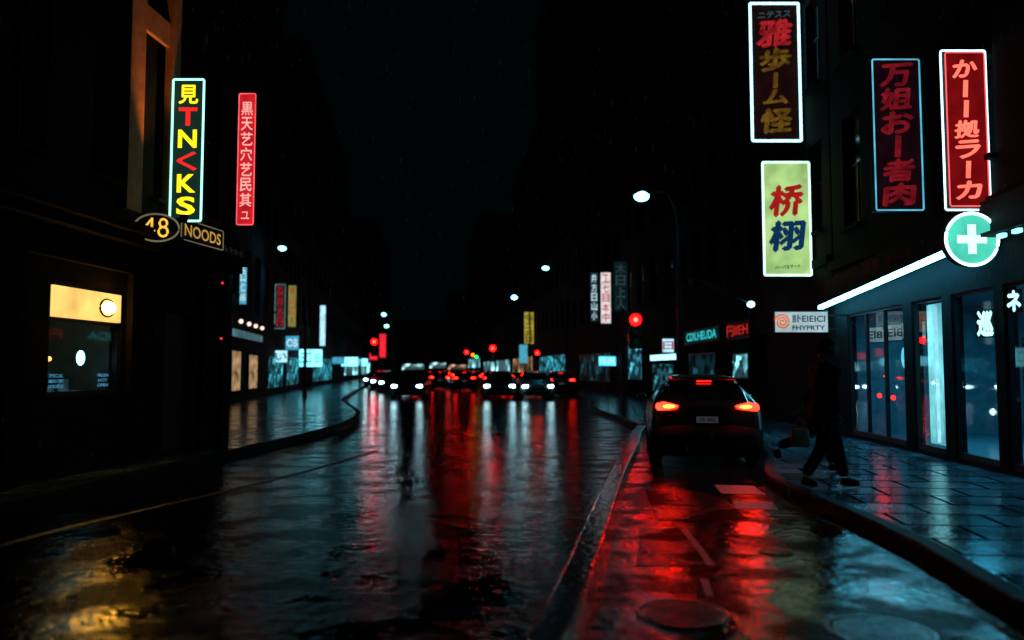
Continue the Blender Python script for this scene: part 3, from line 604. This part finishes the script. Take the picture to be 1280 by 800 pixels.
wall_thing(0,-32,-25.5,1.6,3.2,em('end_shops',(.5,.95,1),2.6,.5,.5,cells=.6),"row of lit shop windows closing the avenue",'shop_window','window',n=5)
# ------------------------------------------------------------------ street lamps
Mlamp=em('lamp_led',(.16,.80,1),13,.05)
def lamp(x,y,h,hx,label,energy=0,extra=False,r=.16):
    e=top('street_lamp',label,'street lamp',(x,y,.13),0,'street lamps')
    H=h-.13; d=hx-x
    b=MB(); b.cyl((0,0,0),.14,'z',.5,0,14,.10); b.tube([(0,0,.5),(0,0,H*.6),(0,0,H*.86),(d*.08,0,H*.95),(d*.3,0,H+.12),(d*.7,0,H+.16),(d*.9,0,H+.1)],[.085,.07,.06,.05,.045,.04,.035],0,10)
    b.obj('post',M_metal,e,smooth=True)
    b=MB(); b.ell((d,0,H+.08),.34,.15,.08,nu=16,nv=8); b.obj('lamp_head',M_metal,e,smooth=True)
    b=MB(); b.ell((d,-.02,H),r*1.3,r,r*.9,nu=16,nv=8); b.obj('lamp_lens',Mlamp,e,smooth=True)
    if extra:
        b=MB(); b.tube([(0,0,4.1),(.6,0,3.95),(1.3,0,3.62),(1.95,0,3.32)],[.035,.03,.025,.02]); b.obj('side_arm',M_metal,e,smooth=True)
        b=MB(); b.ell((2.02,0,3.27),.11,.08,.09,nu=12,nv=8); b.obj('lamp_lens',em('lamp_small',(.25,.8,1),8),e,smooth=True)
    if energy:
        ld=bpy.data.lights.new('lamp_light','SPOT'); ld.energy=energy; ld.color=(.06,.60,1); ld.shadow_soft_size=.15; ld.spot_size=math.radians(115); ld.spot_blend=.7
        lo=bpy.data.objects.new('lamp_light',ld); COL.objects.link(lo); lo.parent=e; lo.location=(d,0,H-.2)
    return e
lamp(4.75,22.5,6.5,3.7,"tall curved street lamp with cold light and lower side arm",100,True,.17)
lamp(3.4,50.3,8.0,2.13,"tall curved street lamp with cold light over avenue",90)
lamp(1.6,71,8.0,.2,"tall curved street lamp with cold light over avenue",0,r=.2)
lamp(-10.9,42,8.0,-12.2,"tall curved street lamp with cold light on wide pavement",220)
lamp(-17.6,93,8.0,-15.0,"tall curved street lamp with cold light over avenue",0,r=.2)
lamp(-19.5,118,8.0,-18.6,"tall curved street lamp with cold light over avenue",0,r=.22)
# ------------------------------------------------------------------ traffic lights
def traffic(x,y,hx,hz,lit,label,s=1.0):
    e=top('traffic_light',label,'traffic light',(x,y,.13),0,'traffic lights'); H=hz-.13; d=hx-x
    b=MB(); b.tube([(0,0,0),(0,0,H+.35)],.055,0,10); b.box(min(0,d),max(0,d),-.02,.02,H+.25,H+.29); b.box(min(0,d),max(0,d),-.02,.02,H-.6,H-.56); b.obj('post',M_metal,e)
    b=MB(); b.box(d-.16*s,d+.16*s,-.1,.1,H-.75*s,H+.2*s); b.obj('signal_housing',M_dark,e,bevel=.02)
    cols={'red':(1,.0006,.0006),'amber':(1,.10,.004),'green':(.004,1,.12)}
    for k,c in enumerate(('red','amber','green')):
        z=H-.29*s*k
        m=em('signal_'+c,cols[c],45 if c=='red' else 10,.05) if c==lit else pm('signal_off_'+c,tuple(v*.05 for v in cols[c]),.3)
        b=MB(); b.ell((d,-.11,z),.15*s,.06,.15*s,nu=18,nv=10); b.obj('signal_lens',m,e,smooth=True)
        if c==lit=='red':
            b=MB(); b.ell((d,-.16,z),.06*s,.03,.06*s,nu=12,nv=8); b.obj('signal_bulb',em('signal_core',(1,.007,.005),80,.1),e,smooth=True)
        b=MB(); n=12
        for i in range(n):
            a0=math.radians(-10+200*i/n); a1=math.radians(-10+200*(i+1)/n); R=.165*s
            b.quad((d+R*math.cos(a0),-.1,z+R*math.sin(a0)),(d+R*math.cos(a1),-.1,z+R*math.sin(a1)),(d+R*math.cos(a1),-.23,z+R*math.sin(a1)),(d+R*math.cos(a0),-.23,z+R*math.sin(a0)))
        b.obj('visor',M_dark,e)
    return e
traffic(3.63,26,4.02,3.17,'red',"traffic light showing red on a slim pole",1.25)
traffic(-2.0,95,-2.3,4.1,'red',"distant traffic light showing red",2.2)
traffic(-13.4,70,-12.1,4.0,'red',"traffic light on arm showing red over avenue",1.7)
traffic(-3.9,110,-4.9,3.9,'green',"distant traffic light showing green",1.0)
traffic(-5.2,122,-6.0,4.2,'amber',"distant traffic light showing amber",1.4)
traffic(-7.0,140,-8.0,4.6,'red',"distant traffic light showing red",2.0)
traffic(2.4,60,1.9,2.8,'red',"distant traffic light showing red",1.0)
# ------------------------------------------------------------------ cars
def ip(T,y):
    if y<=T[0][0]: return T[0][1]
    for a,b in zip(T,T[1:]):
        if y<=b[0]:
            t=(y-a[0])/(b[0]-a[0]); return a[1]+(b[1]-a[1])*t
    return T[-1][1]
M_black=pm('car_paint_black',(.006,.006,.007),.30,.0,.1,coat=.6)
M_bump=pm('bumper_paint_black',(.004,.004,.005),.7,.0,.1,spec=.08)
M_silver=pm('car_paint_silver',(.22,.27,.30),.3,.5,.1,coat=1.)
M_grey=pm('car_paint_grey',(.03,.034,.038),.28,.3,.1,coat=1.)
M_tyre=pm('tyre_rubber',(.01,.01,.01),.7); M_rim=pm('rim_alloy',(.12,.12,.125),.35,.9); M_cglass=pm('car_glass',(.004,.005,.006),.07,var=.1,coat=1.)
M_tail=em('tail_red',(1,.005,.002),38,.3,8); M_core=em('tail_core',(1,.012,.0014),135,.1); M_brake=em('brake_red',(1,.006,.002),12,.1); M_head=em('head_white',(.50,.90,1),28,.05)
M_tail2=em('tail_red_dim',(1,.004,.003),9,.3,8); M_core2=em('tail_core_dim',(1,.02,.008),22,.1); M_brake2=em('brake_red_dim',(1,.004,.003),6,.1)
def make_car(loc,rot,label,paint,group):
    e=top('parked_car' if not group else 'car',label,'car',loc,rot,group)
    mt_,mc_,mb_=(M_tail2,M_core2,M_brake2) if group else (M_tail,M_core,M_brake)
    TOP=[(0,.94),(.05,.98),(.12,1.02),(.22,1.10),(.38,1.24),(.55,1.35),(.72,1.41),(.9,1.44),(1.2,1.46),(1.7,1.465),(2.2,1.44),(2.45,1.38),(3.15,1.0),(3.3,.96),(3.7,.90),(4.05,.82),(4.25,.72),(4.36,.58)]
    W=[(0,.72),(.03,.80),(.08,.85),(.16,.885),(.3,.905),(.7,.915),(3.4,.915),(3.9,.87),(4.2,.77),(4.36,.62)]
    WR=[(0,.70),(.14,.70),(.3,.66),(.6,.57),(1.2,.545),(2.2,.545),(2.5,.57),(3.15,.70),(3.3,.76),(4.1,.70),(4.36,.55)]
    ys=sorted(set([0,.015,.03,.05,.08,.12,.16,.2,.26,.32]+[.38+.055*i for i in range(70) if .38+.055*i<4.3]+[4.3,4.34,4.36]))
    rows=[]
    for y in ys:
        w=ip(W,y); zt=ip(TOP,y); wr=min(ip(WR,y),w*.97); zi=.19 if .1<y<4.2 else .24; zb=zi
        for yw in (.82,3.52):
            if abs(y-yw)<.38: zb=max(zb,.33+math.sqrt(.38**2-(y-yw)**2)*.98)
        bl=min(.96,zt-.05)
        half=[(0,zi),(w*.74,zi),(w*.96,zb+.02),(w*.99,max(.45,zb+.03)),(w,max(.62,zb+.05)),(w*.985,max(.80,zb+.06)),(w*.955,max(bl,zb+.07))]
        x6,z6=half[-1]; xe,ze=wr,max(zt-.07,z6+.004)
        for t in (.12,.3,.5,.7,.9,1): half.append((x6+(xe-x6)*t+ .025*math.sin(t*math.pi),z6+(ze-z6)*t))
        half+=[(wr*.95,zt-.035),(wr*.80,zt-.010),(wr*.5,zt),(wr*.25,zt+.004),(0,zt+.005)]
        rows.append([(x,y,z) for x,z in half]+[(-x,y,z) for x,z in half[-2:0:-1]])
    n=len(rows[0]); V=[v for r_ in rows for v in r_]
    body=MB(); gl=MB(); body.v=list(V); gl.v=list(V)
    for i in range(len(rows)-1):
        for k in range(n):
            q=(i*n+k,i*n+(k+1)%n,(i+1)*n+(k+1)%n,(i+1)*n+k)
            c=[sum(V[j][a] for j in q)/4 for a in range(3)]; kk=k if k<17 else n-1-k
            y=c[1]; isg=False
            if 7<=kk<=11 and (.62<y<1.32 or 1.42<y<2.95) and c[2]>1.0 and ip(TOP,y)>1.14: isg=True
            if 13<=kk<=16 and (.17<y<.56 or 2.48<y<3.12): isg=True
            (gl if isg else body).f.append(q); (gl if isg else body).m.append(0)
    body.f.append(tuple(range(n))); body.m.append(0); body.f.append(tuple((len(rows)-1)*n+k for k in reversed(range(n)))); body.m.append(0)
    for mb,nm,mt in ((body,'body',paint),(gl,'windows',M_cglass)):
        o=mb.obj(nm,mt,e,smooth=True)
        bm=bmesh.new(); bm.from_mesh(o.data); bmesh.ops.delete(bm,geom=[v for v in bm.verts if not v.link_faces],context='VERTS'); bm.to_mesh(o.data); bm.free()
    b=MB(); xs=[-.90,-.85,-.72,-.4,0,.4,.72,.85,.90]; ya=[.22,.04,-.05,-.09,-.10,-.09,-.05,.04,.22]
    zz=[(.16,.12),(.20,.05),(.28,.0),(.40,-.01),(.50,-.005),(.58,.02),(.64,.06),(.68,.11)]
    for z,o in zz:
        for x,u in zip(xs,ya): b.v.append((x,u+o,z))
    for j in range(len(zz)-1):
        for i in range(8): b.f.append((j*9+i,j*9+i+1,(j+1)*9+i+1,(j+1)*9+i)); b.m.append(0)
    b.obj('rear_bumper',M_bump,e,smooth=True)
    b=MB(); b.box(-.62,.62,4.30,4.40,.30,.42); b.box(-.35,.35,4.345,4.375,.46,.60); b.obj('grille',M_dark,e,bevel=.01)
    b=MB(); b.box(-.17,.17,-.035,-.015,.70,.80); b.obj('number_plate',em('plate_glow',(.6,.6,.65),.045,.1),e)
    if not group: lettering([("7B 482",0,.75,.26,.06,0)],[M_dark],e,-.033,.01,name='plate_lettering')
    for s in (-1,1):
        b=MB(); poly=[(s*.44,.97),(s*.49,.925),(s*.60,.905),(s*.77,.89),(s*.81,.93),(s*.80,1.0),(s*.68,1.03),(s*.55,1.0)]
        b.prism(poly,-.03,.10); b.obj('taillight',mt_,e,bevel=.014)
        b=MB(); b.ell((s*.60,-.032,.96),.10,.016,.030,nu=14,nv=8); b.obj('taillight_bulb',mc_,e,smooth=True)
        b=MB(); b.ell((s*.66,4.22,.68),.15,.11,.09,nu=16,nv=10); b.obj('headlight',M_head,e,smooth=True)
        b=MB(); b.ell((s*1.0,2.72,1.03),.10,.06,.065,nu=12,nv=8); b.box(min(s*.86,s*.96),max(s*.86,s*.96),2.70,2.74,.98,1.01); b.obj('mirror',paint,e,smooth=True)
        for yw in (.82,3.52):
            w=bpy.data.objects.new('wheel',None); COL.objects.link(w); w.parent=e; w.location=(s*.80,yw,.33)
            b=MB(); prof=[(-.10,.21),(-.11,.29),(-.09,.325),(0,.33),(.09,.325),(.11,.29),(.10,.21)]; m=32
            for k in range(m):
                a=2*math.pi*k/m
                for (x,r_) in prof: b.v.append((x,r_*math.cos(a),r_*math.sin(a)))
            for k in range(m):
                j=(k+1)%m
                for q in range(len(prof)): b.f.append((k*7+q,k*7+(q+1)%7,j*7+(q+1)%7,j*7+q)); b.m.append(0)
            b.obj('tyre',M_tyre,w,smooth=True)
            b=MB(); b.cyl((s*.03,0,0),.06,'x',s*.05,0,16)
            for k in range(5):
                a=2*math.pi*k/5; p=Vector((s*.06,.04*math.cos(a),.04*math.sin(a))); q=Vector((s*.08,.205*math.cos(a),.205*math.sin(a))); b.tube([p,q],.022,0,6)
            b.tube([(s*.07,.205*math.cos(2*math.pi*k/24),.205*math.sin(2*math.pi*k/24)) for k in range(24)],.015,0,6,True); b.obj('rim',M_rim,w)
    b=MB(); b.box(-.12,.12,.50,.516,1.350,1.364); b.obj('brake_light',mb_,e)
    b=MB(); b.prism([(-.54,1.375),(.54,1.375),(.46,1.425),(-.46,1.425)],.465,.78); b.obj('spoiler',paint,e,bevel=.014)
    return e
car=make_car((3.13,12.85,0),-math.atan(.15),"black hatchback with glowing red taillights stopped beside the kerb",M_black,None)
m0=make_car((-.65,46.4,0),math.radians(180),"dark car with headlights on in wet avenue",M_grey,'cars in the avenue')
def again(x,y,away,label,paint,tilt=0):
    c=copy_tree(m0); c.location=(x,y if away else y+4.36,0); c.rotation_euler=(0,0,(0 if away else math.pi)+tilt); c['label']=label
    for o in c.children:
        if o.name.split('.')[0] in('body','mirror','spoiler'):
            o.material_slots[0].link='OBJECT'; o.material_slots[0].material=paint
D="dark car with headlights on in wet avenue"; Tt="dark car with red taillights driving down the avenue"
again(-5.55,42,False,"dark car with bright headlights coming down the avenue",M_black)
again(1.15,41.5,False,"pale silver car with headlights on in wet avenue",M_silver,.05)
again(2.85,46,True,"dark car with red taillights stopped by the kerb",M_grey,.03)
again(-10.2,60,False,D,M_black,.1); again(-13.4,88,False,D,M_grey,.1); again(-12.6,70,False,D,M_silver,.1)
again(-5.6,62,True,Tt,M_black,.08); again(-3.4,57,True,Tt,M_grey,.08); again(-1.2,56,True,Tt,M_black,.08); again(-3.6,76,True,Tt,M_silver,.1); again(-8.9,85,True,Tt,M_grey,.1)
again(-7.6,74,True,Tt,M_black,.1); again(-.6,66,True,Tt,M_grey,.1); again(-9.5,100,True,Tt,M_black,.12); again(-15.5,110,False,D,M_black,.12); again(-12.6,120,True,Tt,M_black,.12)
again(-7.9,60,True,Tt,M_grey,.1); again(-6.2,92,True,Tt,M_black,.1); again(-9.8,92,False,D,M_grey,.1); again(-16.6,98,False,D,M_black,.1); again(-15.0,140,True,Tt,M_black,.1); again(-11.5,138,True,Tt,M_grey,.1); again(-18.6,130,False,D,M_grey,.1)
again(-8.6,54,False,D,M_grey,.1); again(-12.2,79,False,D,M_black,.1); again(-2.2,88,True,Tt,M_black,.1); again(-4.6,108,True,Tt,M_grey,.1); again(-7.6,122,True,Tt,M_black,.1)
# ------------------------------------------------------------------ people
def skin(name,verts,edges,rad,mat,parent,voxel=None,extra=None,sub=2):
    me=bpy.data.meshes.new(name); me.from_pydata(verts,edges,[]); o=bpy.data.objects.new(name,me); COL.objects.link(o)
    me.materials.append(mat)
    md=o.modifiers.new('s','SKIN'); md.use_smooth_shade=True
    for v,r_ in zip(me.skin_vertices[0].data,rad): v.radius=(r_,r_)
    me.skin_vertices[0].data[0].use_root=True
    sb=o.modifiers.new('b','SUBSURF'); sb.levels=sub; sb.render_levels=sub
    dg=bpy.context.evaluated_depsgraph_get(); m2=bpy.data.meshes.new_from_object(o.evaluated_get(dg)); bpy.data.objects.remove(o)
    if extra:
        bm=bmesh.new(); bm.from_mesh(m2)
        t=bpy.data.meshes.new('x'); t.from_pydata(extra.v,[],extra.f); bm.from_mesh(t); bm.to_mesh(m2); bm.free()
    o=bpy.data.objects.new(name,m2); COL.objects.link(o); o.parent=parent
    if not m2.materials: m2.materials.append(mat)
    if voxel:
        r_=o.modifiers.new('r','REMESH'); r_.mode='VOXEL'; r_.voxel_size=voxel; r_.use_smooth_shade=True
        dg=bpy.context.evaluated_depsgraph_get(); m3=bpy.data.meshes.new_from_object(o.evaluated_get(dg)); o.modifiers.clear(); o.data=m3
        if not m3.materials: m3.materials.append(mat)
    for p_ in o.data.polygons: p_.use_smooth=True
    return o
M_skin=pm('skin',(.10,.06,.045),.6); M_hair=pm('hair_dark',(.006,.005,.005),.8,spec=.1); M_shoe=pm('shoe_leather',(.004,.004,.004),.7,spec=.1)
def person(loc,rot,label,legs,arms,coat,trous,coat_len):
    e=top('person',label,'person',loc,rot)
    V=[(0,0,.95),(0,0,1.12),(.02,0,1.30),(.02,0,1.43),(.03,0,1.52),(.045,0,1.58)]; E=[(0,1),(1,2),(2,3),(3,4),(4,5)]; R=[.125,.115,.135,.10,.052,.052]
    def add(p,par,r_): V.append(p); R.append(r_); E.append((par,len(V)-1)); return len(V)-1
    TV=[(0,0,1.0)]; TE=[]; TR=[.14]; CV=[(0,0,coat_len),(0,0,.95),(0,0,1.12),(.02,0,1.30),(.02,0,1.44),(.03,0,1.52)]; CE=[(0,1),(1,2),(2,3),(3,4),(4,5)]; CR=[.20,.17,.15,.17,.13,.075]
    shoes=[]
    for s,(k,a,t) in zip((1,-1),legs):
        h=add((0,s*.09,.90),0,.095); kn=add((k[0],s*.09,k[1]),h,.062); an=add((a[0],s*.09,a[1]),kn,.04); add((t[0],s*.10,t[1]),an,.033)
        i=len(TV); TV+=[(0,s*.09,.88),((k[0])*.55,s*.09,(k[1]+.88)/2),(k[0],s*.09,k[1]),((k[0]+a[0])/2,s*.09,(k[1]+a[1])/2),(a[0],s*.09,a[1]+.02)]; TE+=[(0,i),(i,i+1),(i+1,i+2),(i+2,i+3),(i+3,i+4)]; TR+=[.11,.10,.082,.074,.068]
        shoes.append((a,t,s))
    for s,(el,wr) in zip((1,-1),arms):
        sh=add((.02,s*.18,1.42),3,.065); ee=add((el[0],s*(.22),el[1]),sh,.045); w=add((wr[0],s*.22,wr[1]),ee,.03)
        dx,dz=wr[0]-el[0],wr[1]-el[1]; l=math.hypot(dx,dz); dx/=l; dz/=l
        pm_=add((wr[0]+dx*.07,s*.22,wr[1]+dz*.07),w,.034)
        for q,(off,ln) in enumerate(((-.030,.075),(-.010,.088),(.010,.083),(.030,.066))):
            a1=add((wr[0]+dx*.12+off,s*.22,wr[1]+dz*.12),pm_,.0095); a2=add((wr[0]+dx*(.12+ln*.6)+off,s*.212,wr[1]+dz*(.12+ln*.6)),a1,.009); add((wr[0]+dx*(.12+ln)+off+.004,s*.195,wr[1]+dz*(.12+ln)),a2,.008)
        t1=add((wr[0]+dx*.05+.04,s*.21,wr[1]+dz*.05),w,.012); add((wr[0]+dx*.10+.055,s*.20,wr[1]+dz*.10),t1,.010)
        i=len(CV); CV+=[(.02,s*.185,1.42),(el[0],s*.225,el[1]),(wr[0],s*.222,wr[1]+.01)]; CE+=[(4,i),(i,i+1),(i+1,i+2)]; CR+=[.09,.07,.056]
    X=MB(); X.ell((.06,0,1.665),.098,.077,.118,nu=24,nv=16); X.ell((.085,0,1.60),.06,.05,.045); X.ell((.160,0,1.655),.018,.014,.026); X.ell((.148,0,1.61),.014,.026,.008)
    for s in (-1,1): X.ell((.05,s*.079,1.66),.018,.010,.032); X.ell((.140,s*.032,1.685),.014,.018,.008)
    skin('body',V,E,R,M_skin,e,.008,X)
    skin('trousers',TV,TE,TR,trous,e); skin('coat',CV,CE,CR,coat,e)
    b=MB(); b.ell((.045,0,1.69),.106,.086,.108,nu=24,nv=16)
    bm_=b.obj('hair',M_hair,e,smooth=True)
    bm=bmesh.new(); bm.from_mesh(bm_.data); bmesh.ops.delete(bm,geom=[v for v in bm.verts if v.co.z<1.63+v.co.x*.55],context='VERTS'); bm.to_mesh(bm_.data); bm.free()
    for a,t,s in shoes:
        b=MB(); A=Vector((a[0]-.03,s*.09,a[1]-.03)); T=Vector((t[0]+.02,s*.10,t[1]+.01))
        b.tube([A,A.lerp(T,.3),A.lerp(T,.7),T],[.05,.052,.048,.03],0,12); b.obj('shoe',M_shoe,e,smooth=True)
    return e
M_coat=pm('coat_black',(.003,.003,.004),.9,bump=.3,bscale=30,spec=.05); M_tan=pm('coat_tan',(.02,.013,.008),.9,bump=.3,bscale=30,spec=.05); M_tr=pm('trousers_dark',(.003,.003,.004),.9,spec=.05)
person((3.76,9.62,.14),-.15,"person in long dark coat striding along the wet pavement",[((.15,.51),(.22,.10),(.37,.04)),((-.06,.50),(-.27,.13),(-.15,.04))],[((-.06,1.16),(-.02,.90)),((.04,1.16),(.08,.90))],M_coat,M_tr,.74)
person((4.24,11.0,.14),0.05,"person in dark brown coat mid-stride with trailing leg lifted",[((.15,.50),(.18,.10),(.33,.04)),((-.20,.54),(-.64,.36),(-.66,.21))],[((.08,1.16),(.12,.92)),((-.16,1.18),(-.34,.95))],M_tan,M_tr,.72)
e=top('handbag',"dull tan handbag hanging from the walking person's hand",'bag',(3.87,10.78,.52),.1)
b=MB()
prof=[(0,.115,.05),(.02,.13,.06),(.12,.13,.055),(.22,.12,.035),(.24,.11,.02)]
for z,hw,hd in prof:
    for k in range(16):
        a=2*math.pi*k/16; cx=math.copysign(abs(math.cos(a))**.5,math.cos(a)); sy=math.copysign(abs(math.sin(a))**.5,math.sin(a)); b.v.append((cx*hw,sy*hd,z))
for j in range(4):
    for k in range(16): b.f.append((j*16+k,j*16+(k+1)%16,(j+1)*16+(k+1)%16,(j+1)*16+k)); b.m.append(0)
b.f.append(tuple(range(16))); b.m.append(0); b.f.append(tuple(64+k for k in range(16))); b.m.append(0)
Mbag=pm('bag_tan',(.30,.11,.05),.7,spec=.2); b.obj('bag_body',Mbag,e,smooth=True)
b=MB(); b.tube([(-.06,0,.23),(-.05,0,.32),(0,0,.38),(.05,0,.32),(.06,0,.23)],.008,0,8); b.obj('handle',Mbag,e,smooth=True)
# ------------------------------------------------------------------ falling rain (thin drops in the air)
M_rain=em('rain_glow',(.22,.6,.7),.035,.5,.6)  # faint emission on the drops stands in for scattered ambient light
b=MB(); rr=random.Random(3)
for k in range(4200):
    x=rr.uniform(-12,12); y=rr.uniform(5,20); z=rr.uniform(0,13); L_=rr.uniform(.05,.12); w_=.0013; sl=.03
    n=len(b.v); b.v+=[(x,y,z-L_),(x+w_+sl*L_,y,z-L_*.4),(x+sl*L_,y+w_,z-L_*.4),(x-w_+sl*L_,y,z-L_*.4),(x+sl*2*L_,y,z)]
    for f in ((0,1,2),(0,2,3),(0,3,1),(4,2,1),(4,3,2),(4,1,3)): b.f.append(tuple(n+i for i in f)); b.m.append(0)
me=bpy.data.meshes.new('rain'); me.from_pydata(b.v,[],b.f); me.materials.append(M_rain); o=bpy.data.objects.new('rain',me); COL.objects.link(o); o['kind']='stuff'; o['label']="fine rain drops falling over the dark street"; o['category']='rain'
# ------------------------------------------------------------------ sky and camera
w=bpy.data.worlds.new("World"); scene.world=w; w.use_nodes=True; nt=w.node_tree
bg=nt.nodes['Background']; sky=nt.nodes.new('ShaderNodeTexSky'); sky.sky_type='NISHITA'; sky.sun_disc=False; sky.sun_elevation=math.radians(-6); sky.sun_rotation=math.radians(20)
mx=nt.nodes.new('ShaderNodeMixRGB'); mx.inputs[0].default_value=.95; mx.inputs[2].default_value=(.006,.085,.100,1); nt.links.new(sky.outputs[0],mx.inputs[1]); nt.links.new(mx.outputs[0],bg.inputs[0]); bg.inputs[1].default_value=.014
cd=bpy.data.cameras.new('Camera'); cam=bpy.data.objects.new('Camera',cd); COL.objects.link(cam); scene.camera=cam
cam.location=(0,0,1.55); cam.rotation_euler=(math.radians(90+3.57),0,0); cd.lens=28; cd.sensor_width=36; cd.clip_end=3000; cd.clip_start=.05
cd.dof.use_dof=True; cd.dof.focus_distance=12.5; cd.dof.aperture_fstop=.6
scene.view_settings.view_transform='Standard'; scene.view_settings.look='None'; scene.view_settings.exposure=0
